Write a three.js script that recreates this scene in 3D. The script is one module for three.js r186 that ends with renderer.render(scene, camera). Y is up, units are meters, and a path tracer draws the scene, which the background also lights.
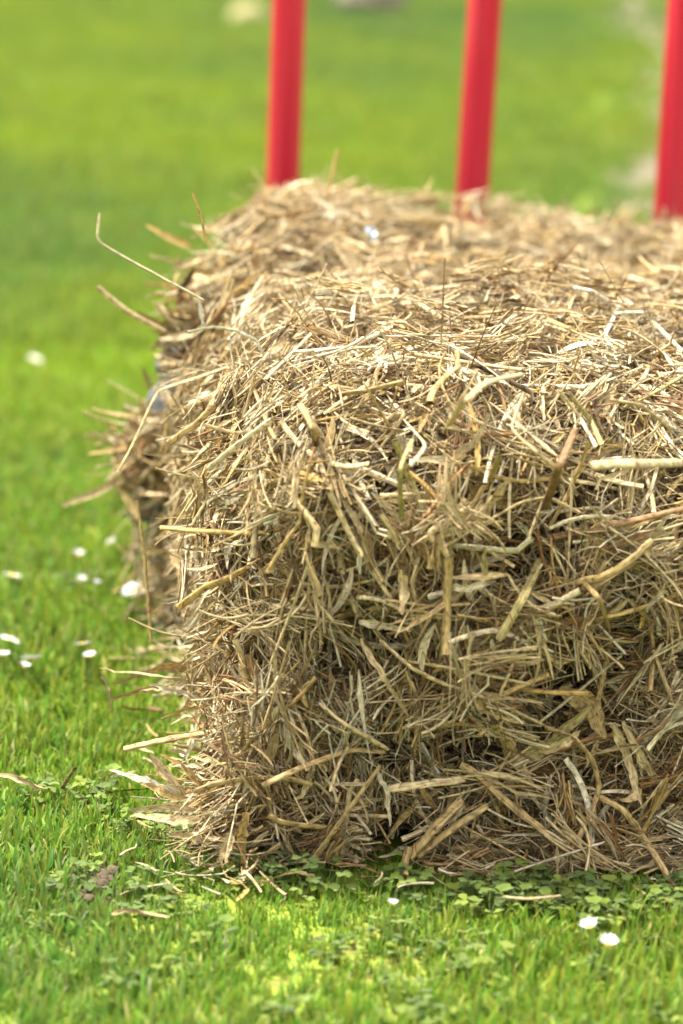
import * as THREE from 'three';
import { mergeGeometries } from 'three/addons/utils/BufferGeometryUtils.js';
import { ImprovedNoise } from 'three/addons/math/ImprovedNoise.js';

// ---------------------------------------------------------------- camera, sky, sun, exposure
const scene = new THREE.Scene();
const W = 683, H = 1024, FPX = 2750, CAM_Y = 1.0, PITCH = 14.5, ROLL = 1.4;
const R = d => d * Math.PI / 180;
const camera = new THREE.PerspectiveCamera(2 * Math.atan(H / 2 / FPX) * 180 / Math.PI, W / H, 0.05, 900);
camera.position.set(0, CAM_Y, 0);
camera.rotation.set(-R(PITCH), 0, R(ROLL), 'YXZ');
camera.focus = 2.70;
camera.userData.fStop = 3.0;
camera.updateMatrixWorld(true);
scene.add(camera);

const renderer = new THREE.WebGLRenderer({ antialias: true });
renderer.setSize(W, H);
renderer.toneMapping = THREE.LinearToneMapping;
renderer.toneMappingExposure = 3.6;
renderer.shadowMap.enabled = true;

const perlin = new ImprovedNoise();
const noise = (x, y, z) => perlin.noise(x + 31.7, y + 11.3, z + 57.1);
const fbm = (x, y, z) => noise(x, y, z) * 0.6 + noise(x * 2.1, y * 2.1, z * 2.1) * 0.3 + noise(x * 4.3, y * 4.3, z * 4.3) * 0.15;

{ // bright hazy sky, thin even cloud
  const w = 512, h = 256, d = new Float32Array(w * h * 4);
  for (let j = 0; j < h; j++) for (let i = 0; i < w; i++) {
    const el = ((j + 0.5) / h - 0.5) * Math.PI, az = i / w * Math.PI * 2;
    const s = Math.max(0, Math.sin(el));
    const c = Math.cos(el);
    const cl = 1 + 0.28 * fbm(Math.cos(az) * c * 2.2, s * 3.5, Math.sin(az) * c * 2.2);
    const L = 0.70 * (0.54 + 0.74 * s) * cl;
    const k = (j * w + i) * 4;
    d[k] = L * 1.0; d[k + 1] = L * 1.0; d[k + 2] = L * 0.98; d[k + 3] = 1;
  }
  const t = new THREE.DataTexture(d, w, h, THREE.RGBAFormat, THREE.FloatType);
  t.mapping = THREE.EquirectangularReflectionMapping; t.magFilter = THREE.LinearFilter; t.minFilter = THREE.LinearFilter;
  t.wrapS = THREE.RepeatWrapping; t.needsUpdate = true;
  scene.background = t; scene.environment = t;
}
const sun = new THREE.DirectionalLight(new THREE.Color().setRGB(1, 0.95, 0.84), 4.0);
sun.position.set(-3.9, 9.6, -4.5); sun.target.position.set(0, 0, -3.2);
sun.castShadow = true; sun.shadow.radius = 14;
sun.shadow.mapSize.set(4096, 4096);
Object.assign(sun.shadow.camera, { left: -3, right: 3, top: 3, bottom: -3, near: 0.5, far: 30 });
scene.add(sun, sun.target);

// ---------------------------------------------------------------- helpers
function mulberry(a) { return () => { a |= 0; a = a + 0x6D2B79F5 | 0; let t = Math.imul(a ^ a >>> 15, 1 | a); t = t + Math.imul(t ^ t >>> 7, 61 | t) ^ t; return ((t ^ t >>> 14) >>> 0) / 4294967296; }; }
let rnd = mulberry(7);
const rr = (a, b) => a + (b - a) * rnd();
const gauss = () => (rnd() + rnd() + rnd() + rnd() - 2) * 0.87 * Math.sqrt(3) / 1.5;
const V = (x, y, z) => new THREE.Vector3(x, y, z);
const lerp = (a, b, t) => a + (b - a) * t;
const rayOf = (px, py) => V((px - W / 2) / FPX, -(py - H / 2) / FPX, -1).applyQuaternion(camera.quaternion);
const onGround = (px, py, y = 0) => { const d = rayOf(px, py); return camera.position.clone().addScaledVector(d, (y - CAM_Y) / d.y); };
const names = {};
const numbered = n => { const k = names[n] = (names[n] ?? -1) + 1; return k ? n + '_' + String(k).padStart(3, '0') : n; };
function thing(name, label, category, pos = [0, 0, 0], turn = 0, group) {
  const o = new THREE.Group(); o.name = numbered(name); o.position.set(...pos); o.rotation.y = turn;
  o.userData = { label, category }; if (group) o.userData.group = group;
  scene.add(o); o.updateMatrixWorld(true); return o;
}
function mesh(name, geo, mat, parent = scene) {
  const m = new THREE.Mesh(geo, mat); m.name = parent === scene ? numbered(name) : name;
  m.castShadow = m.receiveShadow = true; parent.add(m); return m;
}

// growing geometry buffer for stalks, leaves and blades
class Buf {
  constructor() { this.p = []; this.n = []; this.c = []; this.u = []; this.i = []; }
  get count() { return this.p.length / 3; }
  vert(p, n, c, u, v) { this.p.push(p.x, p.y, p.z); this.n.push(n.x, n.y, n.z); this.c.push(c[0], c[1], c[2]); this.u.push(u, v); }
  build() {
    const g = new THREE.BufferGeometry();
    g.setAttribute('position', new THREE.Float32BufferAttribute(this.p, 3));
    g.setAttribute('normal', new THREE.Float32BufferAttribute(this.n, 3));
    g.setAttribute('color', new THREE.Float32BufferAttribute(this.c, 3));
    g.setAttribute('uv', new THREE.Float32BufferAttribute(this.u, 2));
    g.setIndex(this.count > 65535 ? new THREE.Uint32BufferAttribute(this.i, 1) : new THREE.Uint16BufferAttribute(this.i, 1));
    return g;
  }
}
const tA = V(), tB = V(), tN = V(), tP = V(), tT = V();
function tangent(pts, k) { const a = pts[Math.max(0, k - 1)], b = pts[Math.min(pts.length - 1, k + 1)]; return tT.copy(b).sub(a).normalize(); }
// tube along pts; rad(k) per ring, flat = crushed cross-section
function tube(b, pts, rads, sides, cols, flat = 1, seed = 0) {
  const base = b.count, n = pts.length; let ref = V(Math.sin(seed * 7.1), Math.cos(seed * 3.3), Math.sin(seed * 5.7) + 0.01).normalize();
  let len = 0;
  for (let k = 0; k < n; k++) {
    const t = tangent(pts, k).clone();
    if (k) len += pts[k].distanceTo(pts[k - 1]);
    tA.copy(ref).addScaledVector(t, -ref.dot(t)); if (tA.lengthSq() < 1e-4) tA.set(t.y, -t.z, t.x).addScaledVector(t, -(t.y * t.x - t.z * t.y + t.x * t.z)); tA.normalize();
    ref.copy(tA); tB.crossVectors(t, tA);
    for (let s = 0; s < sides; s++) {
      const a = s / sides * Math.PI * 2, ca = Math.cos(a), sa = Math.sin(a);
      tP.copy(pts[k]).addScaledVector(tA, ca * rads[k]).addScaledVector(tB, sa * rads[k] * flat);
      tN.copy(tA).multiplyScalar(ca * flat).addScaledVector(tB, sa).normalize();
      b.vert(tP, tN, cols[k], s / sides + seed, len * 12 + seed * 3.7);
    }
  }
  for (let k = 0; k < n - 1; k++) for (let s = 0; s < sides; s++) {
    const a = base + k * sides + s, c = base + k * sides + (s + 1) % sides, d = a + sides, e = c + sides;
    b.i.push(a, c, d, c, e, d);
  }
  for (const k of [0, n - 1]) { // end caps: fans
    const o = base + k * sides;
    for (let s = 1; s < sides - 1; s++) k ? b.i.push(o, o + s, o + s + 1) : b.i.push(o, o + s + 1, o + s);
  }
}
// folded ribbon: leaf blade or husk
function ribbon(b, pts, wid, nrm, twist, fold, cols, seed = 0, across = 3) {
  const base = b.count, n = pts.length; let ref = nrm.clone(), len = 0;
  for (let k = 0; k < n; k++) {
    const t = tangent(pts, k).clone(); if (k) len += pts[k].distanceTo(pts[k - 1]);
    const nn = ref.clone().addScaledVector(t, -ref.dot(t)).normalize().applyAxisAngle(t, twist / (n - 1)); ref = nn.clone();
    const side = tB.crossVectors(t, nn).clone();
    for (let s = 0; s < across; s++) {
      const x = s / (across - 1) * 2 - 1;
      tP.copy(pts[k]).addScaledVector(side, x * wid[k] * 0.5 * Math.cos(fold)).addScaledVector(nn, Math.abs(x) * wid[k] * 0.5 * Math.sin(fold));
      tN.copy(nn).addScaledVector(side, -x * Math.sin(fold)).normalize();
      b.vert(tP, tN, cols[k], x * 0.5 + seed, len * 12 + seed * 3.7);
    }
  }
  for (let k = 0; k < n - 1; k++) for (let s = 0; s < across - 1; s++) { const a = base + k * across + s; b.i.push(a, a + 1, a + across, a + 1, a + across + 1, a + across); }
}

// ---------------------------------------------------------------- materials
function greyTex(w, h, fn) {
  const d = new Uint8Array(w * h * 4);
  for (let j = 0; j < h; j++) for (let i = 0; i < w; i++) { const v = fn(i / w, j / h), k = (j * w + i) * 4; const a = Array.isArray(v) ? v : [v, v, v]; for (let q = 0; q < 3; q++) d[k + q] = Math.max(0, Math.min(255, a[q] * 255)); d[k + 3] = 255; }
  const t = new THREE.DataTexture(d, w, h); t.wrapS = t.wrapT = THREE.RepeatWrapping; t.magFilter = THREE.LinearFilter; t.minFilter = THREE.LinearFilter; t.generateMipmaps = false; t.needsUpdate = true; return t;
}
const per = (u, v, fu, fv, s) => { // tiling noise on a torus
  const a = u * Math.PI * 2, c = v * Math.PI * 2; return noise(Math.cos(a) * fu + s, Math.sin(a) * fu + Math.cos(c) * fv, Math.sin(c) * fv - s);
};
const fibre = greyTex(64, 256, (u, v) => {
  const streak = per(u, v, 3.2, 0.5, 3) * 0.35 + per(u, v, 6, 1.2, 9) * 0.25, blot = per(u, v, 0.7, 2.2, 21);
  const k = 0.84 + streak * 0.75 + blot * 0.3, stain = Math.max(0, per(u, v, 1.1, 4.5, 40) - 0.28) * 1.5;
  return [k * (1 - stain * 0.5), k * (1 - stain * 0.75), k * (1 - stain)];
});
fibre.colorSpace = THREE.SRGBColorSpace;
const fibreBump = greyTex(64, 64, (u, v) => 0.5 + per(u, v, 5, 0.4, 5) * 0.6);
const strawMat = new THREE.MeshPhysicalMaterial({ vertexColors: true, map: fibre, bumpMap: fibreBump, bumpScale: 0.0004, roughness: 0.62, specularIntensity: 0.5, side: THREE.DoubleSide });
const huskMat = new THREE.MeshPhysicalMaterial({ vertexColors: true, map: fibre, bumpMap: fibreBump, bumpScale: 0.0005, roughness: 0.9, specularIntensity: 0.35, transmission: 0.15, thickness: 0, side: THREE.DoubleSide });
const grassMat = new THREE.MeshPhysicalMaterial({ vertexColors: true, roughness: 0.88, specularIntensity: 0.3, transmission: 0.5, thickness: 0, side: THREE.DoubleSide });
const weedMat = new THREE.MeshPhysicalMaterial({ vertexColors: true, roughness: 0.9, specularIntensity: 0.35, transmission: 0.4, thickness: 0, side: THREE.DoubleSide });

// straw colours (linear base colours)
const PAL = {
  pale: [0.66, 0.505, 0.275], cream: [0.74, 0.635, 0.42], tan: [0.50, 0.352, 0.15], gold: [0.54, 0.365, 0.125], brown: [0.27, 0.155, 0.07],
  rust: [0.35, 0.18, 0.065], green: [0.39, 0.32, 0.13], grey: [0.42, 0.345, 0.235], dark: [0.13, 0.08, 0.04], white: [0.70, 0.64, 0.50],
};
function strawColour(mix) {
  let r = rnd(), name = 'tan';
  for (const [k, w] of mix) { if (r < w) { name = k; break; } r -= w; }
  const c = PAL[name], v = rr(0.78, 1.15), h = rr(-0.05, 0.05);
  return [c[0] * v * (1 + h), c[1] * v, c[2] * v * (1 - h * 1.5)];
}
const MIX = [['pale', 0.37], ['cream', 0.24], ['tan', 0.15], ['gold', 0.07], ['brown', 0.07], ['rust', 0.05], ['dark', 0.03], ['green', 0.01]];
const MIX_HUSK = [['pale', 0.38], ['cream', 0.26], ['tan', 0.24], ['gold', 0.05], ['brown', 0.04], ['green', 0.02]];
const MIX_FINE = [['tan', 0.3], ['brown', 0.22], ['rust', 0.16], ['gold', 0.1], ['pale', 0.14], ['dark', 0.05]];

// ---------------------------------------------------------------- ground
const PATH_PTS = [[638, 215], [652, 150], [664, 95], [668, 60], [640, 22], [628, -10]].map(([x, y]) => onGround(x, y));
function pathDist(x, z) { let m = 9; for (let k = 0; k < PATH_PTS.length - 1; k++) { const a = PATH_PTS[k], b = PATH_PTS[k + 1], dx = b.x - a.x, dz = b.z - a.z; const t = Math.max(0, Math.min(1, ((x - a.x) * dx + (z - a.z) * dz) / (dx * dx + dz * dz))); m = Math.min(m, Math.hypot(x - a.x - dx * t, z - a.z - dz * t)); } return m; }
{
  const N = 512;
  const tex = greyTex(N, N, (u, v) => {
    const f = per(u, v, 2.2, 2.2, 2) * 0.6 + per(u, v, 6, 6, 17) * 0.5 + per(u, v, 17, 17, 33) * 0.6, g = per(u, v, 1.1, 1.1, 70);
    const soil = Math.max(0, Math.min(1, (f + 0.02) * 2.2));
    const a = [0.46 + g * 0.05, 0.52 + g * 0.05, 0.14], b = [0.36, 0.31, 0.17];
    return [0, 1, 2].map(q => lerp(a[q], b[q], soil * 0.7) * (1 + f * 0.25));
  });
  tex.colorSpace = THREE.SRGBColorSpace;
  const g = new THREE.PlaneGeometry(600, 600, 1, 1).rotateX(-Math.PI / 2);
  const uv = g.attributes.uv, p = g.attributes.position;
  for (let i = 0; i < uv.count; i++) uv.setXY(i, p.getX(i) / 1.7, p.getZ(i) / 1.7);
  const m = mesh('ground', g, new THREE.MeshStandardMaterial({ map: tex, bumpMap: tex, bumpScale: 0.004, roughness: 0.95 }));
  m.userData.kind = 'structure';
}
{ // worn earth path
  const curve = new THREE.CatmullRomCurve3(PATH_PTS), n = 60, pos = [], idx = [], uv = [];
  for (let k = 0; k <= n; k++) {
    const p = curve.getPoint(k / n), t = curve.getTangent(k / n), w = lerp(0.10, 0.17, k / n) * (1 + 0.5 * noise(k * 0.6, 2, 5));
    const sx = -t.z, sz = t.x, j1 = 0.05 * noise(k * 0.9, 8, 1), j2 = 0.05 * noise(k * 0.9, 3, 9);
    pos.push(p.x - sx * (w + j1), 0.004, p.z - sz * (w + j1), p.x + sx * (w + j2), 0.004, p.z + sz * (w + j2)); uv.push(0, k / 5, 0.5, k / 5);
    if (k < n) { const a = k * 2; idx.push(a, a + 1, a + 2, a + 1, a + 3, a + 2); }
  }
  const g = new THREE.BufferGeometry(); g.setAttribute('position', new THREE.Float32BufferAttribute(pos, 3)); g.setAttribute('uv', new THREE.Float32BufferAttribute(uv, 2)); g.setIndex(idx); g.computeVertexNormals();
  const tex = greyTex(128, 128, (u, v) => { const f = per(u, v, 3, 3, 4) * 0.3 + per(u, v, 9, 9, 8) * 0.3; return [0.35 + f * 0.3, 0.32 + f * 0.3, 0.24 + f * 0.3]; }); tex.colorSpace = THREE.SRGBColorSpace;
  const m = mesh('worn_path', g, new THREE.MeshStandardMaterial({ map: tex, bumpMap: tex, bumpScale: 0.006, roughness: 0.95, side: THREE.DoubleSide }));
  m.userData.kind = 'structure';
}

// ---------------------------------------------------------------- bales: placement
const b1corner = onGround(240, 880), TH1 = R(7.0);
const BALE1 = { L: 1.0, H: 0.452, D: 0.70, r: 0.115, rb: 0.03, tilt: 0.01, lean: 0.03, tuck: 0.04 };
// local axes: x along the front face, z backwards negative; origin mid base
function balePos(corner, th, B) { const c = Math.cos(th), s = Math.sin(th); const lx = B.L / 2, lz = -B.D / 2; return [corner.x + lx * c + lz * s, 0, corner.z - lx * s + lz * c]; }
const b2corner = onGround(140, 590), TH2 = R(-4);
const BALE2 = { L: 1.12, H: 0.462, D: 0.72, r: 0.11, rf: 0.03, tilt: 0.09, lean: 0.10 };
b2corner.z += 0.21;

function roundPoint(B, p, inset = 0, calm = 1) { // p on the outer box, local; returns point and normal of the lumpy rounded box
  const hx = B.L / 2 - B.r, hz = B.D / 2 - B.r, hf = B.D / 2 - (B.rf ?? B.r), hb = B.D / 2 - (B.rb ?? B.r);
  const q = V(Math.max(-hx, Math.min(hx, p.x)), Math.max(0.0, Math.min(B.H - B.r, p.y)), Math.max(-hb, Math.min(hf, p.z)));
  const n = p.clone().sub(q); if (n.lengthSq() < 1e-9) n.set(0, 1, 0); n.normalize();
  const lump = fbm(p.x * 5 + B.L * 9, p.y * 5, p.z * 5) * 0.05 + noise(p.x * 13, p.y * 13, p.z * 13) * 0.03 + noise(p.x * 34, p.y * 34, p.z * 34) * 0.018 - (n.y > 0.7 ? 0.35 : 1) * 0.105 * THREE.MathUtils.smoothstep(noise(p.x * 10.5 + 2, p.y * 10.5, p.z * 10.5 + 7) + 0.4 * noise(p.x * 27, p.y * 27, p.z * 27), 0.08, 0.5);
  const rz = n.z > 0 ? (B.rf ?? B.r) : (B.rb ?? B.r), rn = 1 / Math.sqrt((n.x * n.x + n.y * n.y) / (B.r * B.r) + n.z * n.z / (rz * rz));
  q.addScaledVector(n, rn + lump * calm - inset);
  const hy = Math.max(0, q.y / B.H), left = Math.max(0, Math.min(1, -p.x / (B.L / 2)));
  q.y -= (B.tilt ?? 0) * (p.x + B.L / 2) * hy; q.x += ((B.lean ?? 0) * hy * hy + (B.tuck ?? 0) * (1 - Math.min(1, hy * 1.6)) ** 2) * left * left; // slumped end
  return [q, n];
}
function randomOnFace(B, face) {
  const x = B.L / 2, z = B.D / 2;
  switch (face) {
    case 'front': return V(rr(-x, x), rr(0, B.H), z);
    case 'back': return V(rr(-x, x), rr(0, B.H), -z);
    case 'left': return V(-x, rr(0, B.H), rr(-z, z));
    case 'right': return V(x, rr(0, B.H), rr(-z, z));
    default: return V(rr(-x, x), B.H, rr(-z, z));
  }
}
function coreGeometry(B, inset) {
  const g = new THREE.BoxGeometry(B.L, B.H, B.D, 40, 20, 26), p = g.attributes.position;
  for (let i = 0; i < p.count; i++) { const [q] = roundPoint(B, V(p.getX(i), p.getY(i) + B.H / 2, p.getZ(i)), inset + 0.012 * noise(p.getX(i) * 40, p.getY(i) * 40, p.getZ(i) * 40)); p.setXYZ(i, q.x, Math.max(0.004, q.y), q.z); }
  g.computeVertexNormals(); return g;
}
const coreTex = greyTex(256, 256, (u, v) => { const f = per(u, v, 14, 3, 4) * 0.5 + per(u, v, 4, 16, 8) * 0.5 + per(u, v, 22, 22, 12) * 0.3; return [0.42 + f * 0.3, 0.32 + f * 0.25, 0.2 + f * 0.18]; }); coreTex.colorSpace = THREE.SRGBColorSpace;
const coreMat = new THREE.MeshStandardMaterial({ map: coreTex, bumpMap: coreTex, bumpScale: 0.01, roughness: 0.95 });

// path of a strand: n points, bend + kinks, starting mid
function strandPath(mid, dir, nrm, len, nSeg, bend, kink) {
  const pts = []; const side = V().crossVectors(nrm, dir).normalize();
  let d = dir.clone(), p = V(); const step = len / nSeg, b1 = gauss() * bend, b2 = gauss() * bend * 0.5, kk = kink ? 1 + Math.floor(rnd() * (nSeg - 1)) : -1;
  pts.push(p.clone());
  for (let k = 0; k < nSeg; k++) {
    p.addScaledVector(d, step); pts.push(p.clone());
    d.addScaledVector(side, b1 / nSeg).addScaledVector(nrm, b2 / nSeg);
    if (k + 1 === kk) d.addScaledVector(side, rr(-1.3, 1.3)).addScaledVector(nrm, rr(-0.5, 0.4));
    d.normalize();
  }
  const c = pts[Math.floor(pts.length / 2)].clone(); for (const q of pts) q.sub(c).add(mid);
  return pts;
}
function strandRads(n, r, taper) { const out = []; for (let k = 0; k < n; k++) out.push(r * (1 - taper * k / (n - 1)) * rr(0.9, 1.1)); return out; }
function shades(c, n, amt = 0.1) { const out = []; for (let k = 0; k < n; k++) { const v = 1 + rr(-amt, amt); out.push([c[0] * v, c[1] * v, c[2] * v]); } return out; }
const clampY = (pts, y) => { for (const p of pts) if (p.y < y) p.y = y + rnd() * 0.006; };

function faceDir(face, n, p, B) { // strand direction lying on the face
  const up = Math.abs(n.y) > 0.8 ? V(0, 0, -1) : V(0, 1, 0);
  const ax = V().crossVectors(up, n).normalize(), ay = V().crossVectors(n, ax).normalize();
  let a;
  if (face === 'front') {
    const edge = (p.x + B.L / 2) / B.L; // near the left corner the stalks stand up, further in they lie across
    a = edge < 0.22 && p.y < B.H * 0.8 ? (rnd() < 0.6 ? Math.PI / 2 + gauss() * 0.45 : rnd() * Math.PI) : (rnd() < 0.45 ? gauss() * 0.5 : rnd() * Math.PI);
  } else if (face === 'left') a = rnd() < 0.3 ? Math.PI / 2 + gauss() * 0.6 : rnd() * Math.PI;
  else a = rnd() * Math.PI;
  if (rnd() < 0.5) a = noise(p.x * 9 + 3, p.y * 9, p.z * 9) * 5 + (face === 'front' && p.x < -B.L * 0.28 ? 1.4 : 0) + gauss() * 0.5; // clumps that lie the same way
  if (rnd() < 0.5) a += Math.PI;
  return ax.multiplyScalar(Math.cos(a)).addScaledVector(ay, Math.sin(a));
}
function strewStraw(B, plan) {
  const b = new Buf();
  for (const [face, count, mix, kind] of plan) for (let i = 0; i < count; i++) {
    const p0 = randomOnFace(B, face), deep = rnd();
    const [mid, n] = roundPoint(B, p0, kind === 'fine' ? rr(-0.012, 0.04) : -0.012 + 0.085 * Math.pow(deep, 1.4) + (kind === 'leaf' ? -0.004 : 0));
    const dir = faceDir(face, n, p0, B);
    const c = strawColour(kind === 'fine' && rnd() < 0.3 ? MIX_FINE : mix), s = rnd() * 10;
    if (kind === 'bundle') { // a crushed handful lying one way, its ends splayed
      const k = 7 + Math.floor(rnd() * 10), fan = rr(0.12, 0.45), out = rr(-0.02, 0.012), L = rr(0.04, 0.1), side = V().crossVectors(n, dir).normalize(), lift = gauss() * 0.25 + 0.05;
      for (let q = 0; q < k; q++) {
        const d2 = dir.clone().addScaledVector(side, gauss() * fan).addScaledVector(n, lift + gauss() * 0.15).normalize(), m2 = mid.clone().addScaledVector(n, 0.02 - out + gauss() * 0.005).addScaledVector(side, gauss() * 0.01).addScaledVector(dir, gauss() * 0.012), c2 = rnd() < 0.6 ? c : strawColour(mix);
        const pts = strandPath(m2, d2, n, L * rr(0.5, 1.2), 6, 1.1, rnd() < 0.35); clampY(pts, 0.012);
        if (rnd() < 0.16) ribbon(b, pts, [0.5, 0.8, 1, 0.95, 0.8, 0.55, 0.2].map(w => w * rr(0.002, 0.006)), n.clone().addScaledVector(V(gauss(), gauss(), gauss()), 0.5).normalize(), gauss() * 2, rr(0, 0.8), shades(c2, 7), rnd() * 10);
        else tube(b, pts, strandRads(7, rr(0.0005, 0.0019), rr(0, 0.6)), 4, shades(c2, 7), rr(0.25, 0.8), rnd() * 10);
      }
    } else if (kind === 'wisp') {
      dir.multiplyScalar(rr(0.2, 1)).addScaledVector(n, rr(0.25, 0.9)).normalize();
      const len = rr(0.025, 0.095), pts = strandPath(mid.clone().addScaledVector(dir, len * 0.3), dir, n, len, 6, 1.4, rnd() < 0.4); clampY(pts, 0.012);
      tube(b, pts, strandRads(7, rr(0.0005, 0.0017), 0.4), 4, shades(c, 7), 0.7, s);
    } else if (kind === 'leaf') {
      const len = rr(0.02, 0.075), w = rr(0.003, 0.009);
      dir.addScaledVector(n, gauss() * 0.25).normalize();
      const pts = strandPath(mid, dir, n, len, 5, 1.1, rnd() < 0.3); clampY(pts, 0.012);
      ribbon(b, pts, [0.25, 0.8, 1, 0.9, 0.6, 0.12].map(q => q * w), n.clone().addScaledVector(V(gauss(), gauss(), gauss()), 0.5).normalize(), gauss() * 1.6, rr(-0.2, 0.7), shades(c, 6), s);
    } else if (kind === 'fine') {
      const long = rnd() < 0.3, len = long ? rr(0.04, 0.1) : rr(0.008, 0.035), r = long ? rr(0.0004, 0.0008) : rr(0.0004, 0.0012), ns = long ? 7 : 3;
      dir.addScaledVector(n, gauss() * (long ? 0.3 : 0.6)).normalize();
      const pts = strandPath(mid, dir, n, len, ns, long ? 3.2 : 1.8, rnd() < 0.4); clampY(pts, 0.01);
      tube(b, pts, strandRads(ns + 1, r, 0.5), 3, shades(c, ns + 1), 1, s);
    } else {
      const len = Math.min(0.2, 0.02 + 0.036 * -Math.log(1 - rnd() * 0.97)), r = 0.0007 + 0.0026 * rnd() * rnd() + (rnd() < 0.08 ? 0.0012 : 0);
      dir.addScaledVector(n, gauss() * (face === 'left' ? 0.42 : face === 'top' ? 0.28 : 0.24)).normalize();
      const pts = strandPath(mid, dir, n, len, 6, rnd() < 0.35 ? 2.2 : 0.8, rnd() < 0.45); clampY(pts, 0.012);
      tube(b, pts, strandRads(7, r, rr(0, 0.4)), 5, shades(c, 7), rr(0.22, 0.8), s);
    }
  }
  return b.build();
}

// ---------------------------------------------------------------- bale one, in focus
const bale = thing('straw_bale', 'large loose straw bale in sharp focus on the grass, filling the frame', 'straw bale', balePos(b1corner, TH1, BALE1), TH1);
mesh('packed_core', coreGeometry(BALE1, 0.095), coreMat, bale);
{
  const loose = mesh('loose_straw', strewStraw(BALE1, [
    ['front', 6800, MIX, 'stalk'], ['front', 560, MIX, 'bundle'], ['left', 380, MIX, 'bundle'], ['top', 460, MIX, 'bundle'], ['front', 1000, MIX_HUSK, 'leaf'], ['front', 24000, MIX, 'fine'],
    ['left', 5200, MIX, 'stalk'], ['left', 900, MIX_HUSK, 'leaf'], ['left', 12000, MIX, 'fine'],
    ['top', 8200, MIX, 'stalk'], ['top', 1300, MIX_HUSK, 'leaf'], ['top', 13000, MIX, 'fine'],
    ['front', 420, MIX, 'wisp'], ['left', 1300, MIX, 'wisp'], ['top', 2200, MIX, 'wisp'], ['right', 900, MIX, 'stalk'], ['back', 900, MIX, 'stalk'],
  ]), strawMat, bale);
  loose.userData.kind = 'stuff';
}
// picked-out stalks and leaves, each a part of its own
const invBale = bale.matrixWorld.clone().invert();
const frontN = V(0, 0, 1).applyQuaternion(bale.quaternion), frontO = b1corner.clone(), leftN = V(-1, 0, 0).applyQuaternion(bale.quaternion);
function onPlane(px, py, o, n) { const d = rayOf(px, py); const t = o.clone().sub(camera.position).dot(n) / d.dot(n); return camera.position.clone().addScaledVector(d, t); }
function onBale(px, py, out) { // the front face, or the top of the bale where the ray passes above the front edge
  const lumpAt = l => { const [q] = roundPoint(BALE1, l); return q; };
  let a = onPlane(px, py, frontO, frontN);
  if (a.y <= BALE1.H - 0.05) {
    for (let k = 0; k < 2; k++) { const l = a.clone().applyMatrix4(invBale), q = lumpAt(V(l.x, Math.max(0, l.y), BALE1.D / 2)); a = onPlane(px, py, frontO.clone().addScaledVector(frontN, Math.max(-0.025, q.z - BALE1.D / 2) + out * 0.7 + 0.022), frontN); }
    return a;
  }
  let y = BALE1.H; a = onGround(px, py, y);
  for (let k = 0; k < 3; k++) { const l = a.clone().applyMatrix4(invBale), q = lumpAt(V(l.x, BALE1.H, Math.min(BALE1.D / 2, l.z))); a = onGround(px, py, q.y + out * 0.7 + 0.02); }
  return a;
}
function smooth(pts, n) { if (pts.length === 2 && n === 2) return pts; const c = new THREE.CatmullRomCurve3(pts, false, 'catmullrom', 0.25), out = []; for (let k = 0; k < n; k++) out.push(c.getPoint(k / (n - 1))); return out; }
const pxm = p => p.distanceTo(camera.position) / FPX; // metres per pixel there
const jitterCol = c => { const v = rr(0.92, 1.08); return [c[0] * v, c[1] * v, c[2] * v]; };
function heroStalk(list, wpx, col, opt = {}) {
  const { out = 0.008, back = 0, flat = 0.5, node = false, ends = [1, 1], plane } = opt;
  const pts = list.map(([x, y, o = 0]) => {
    let p = plane === 'free' ? null : onBale(x, y, out + o);
    if (plane === 'free') { const d = rayOf(x, y); const z = frontO.z + 0.0 - back + o; p = camera.position.clone().addScaledVector(d, (z - camera.position.z) / d.z); }
    if (p.y < 0.014) p = onGround(x, y, 0.016);
    return p.applyMatrix4(invBale);
  });
  const n = Math.max(9, list.length * 4 + 1), sp = smooth(pts, n), b = new Buf(), w = wpx * 0.5 * pxm(pts[0].clone().applyMatrix4(bale.matrixWorld));
  for (const q of sp.slice(1, -1)) q.addScaledVector(V(gauss(), gauss(), gauss()), w * 0.1);
  const rads = sp.map((_, k) => w * lerp(ends[0], ends[1], k / (n - 1)) * rr(0.93, 1.05) * (k === n - 1 ? 0.75 : 1)), cols = shades(jitterCol(PAL[col]), n, 0.08);
  if (node) { const k = Math.floor(n * 0.5); rads[k] *= 1.3; cols[k] = cols[k].map(v => v * 0.6); }
  tube(b, sp, rads, 7, cols, flat, rnd() * 9);
  return mesh('stalk', b.build(), strawMat, bale);
}
function heroLeaf(list, wpx, col, opt = {}) {
  const { out = 0.01, back = 0, twist = 0.5, fold = 0.45, tip = 0.15, root = 0.35, plane, face = V(0, 0.25, 1) } = opt;
  const pts = list.map(([x, y, o = 0]) => {
    let p;
    if (plane === 'free') { const d = rayOf(x, y); p = camera.position.clone().addScaledVector(d, (frontO.z - back + o - camera.position.z) / d.z); } else p = onBale(x, y, out + o);
    if (p.y < 0.014) p = onGround(x, y, 0.016);
    return p.applyMatrix4(invBale);
  });
  const n = 15, sp = smooth(pts, n), b = new Buf(), w = wpx * 0.85 * pxm(pts[0].clone().applyMatrix4(bale.matrixWorld));
  const wid = sp.map((_, k) => { const t = k / (n - 1); return w * Math.max(lerp(root, tip, t), Math.sin(Math.PI * Math.pow(t, 0.85)) ** 0.6) * rr(0.72, 1.15); });
  for (const q of sp) q.addScaledVector(V(gauss(), gauss(), gauss()), 0.0011);
  ribbon(b, sp, wid, face.clone().normalize(), twist, fold, shades(jitterCol(PAL[col]), n, 0.1), rnd() * 9, 5);
  return mesh('dry_leaf', b.build(), huskMat, bale);
}
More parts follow.
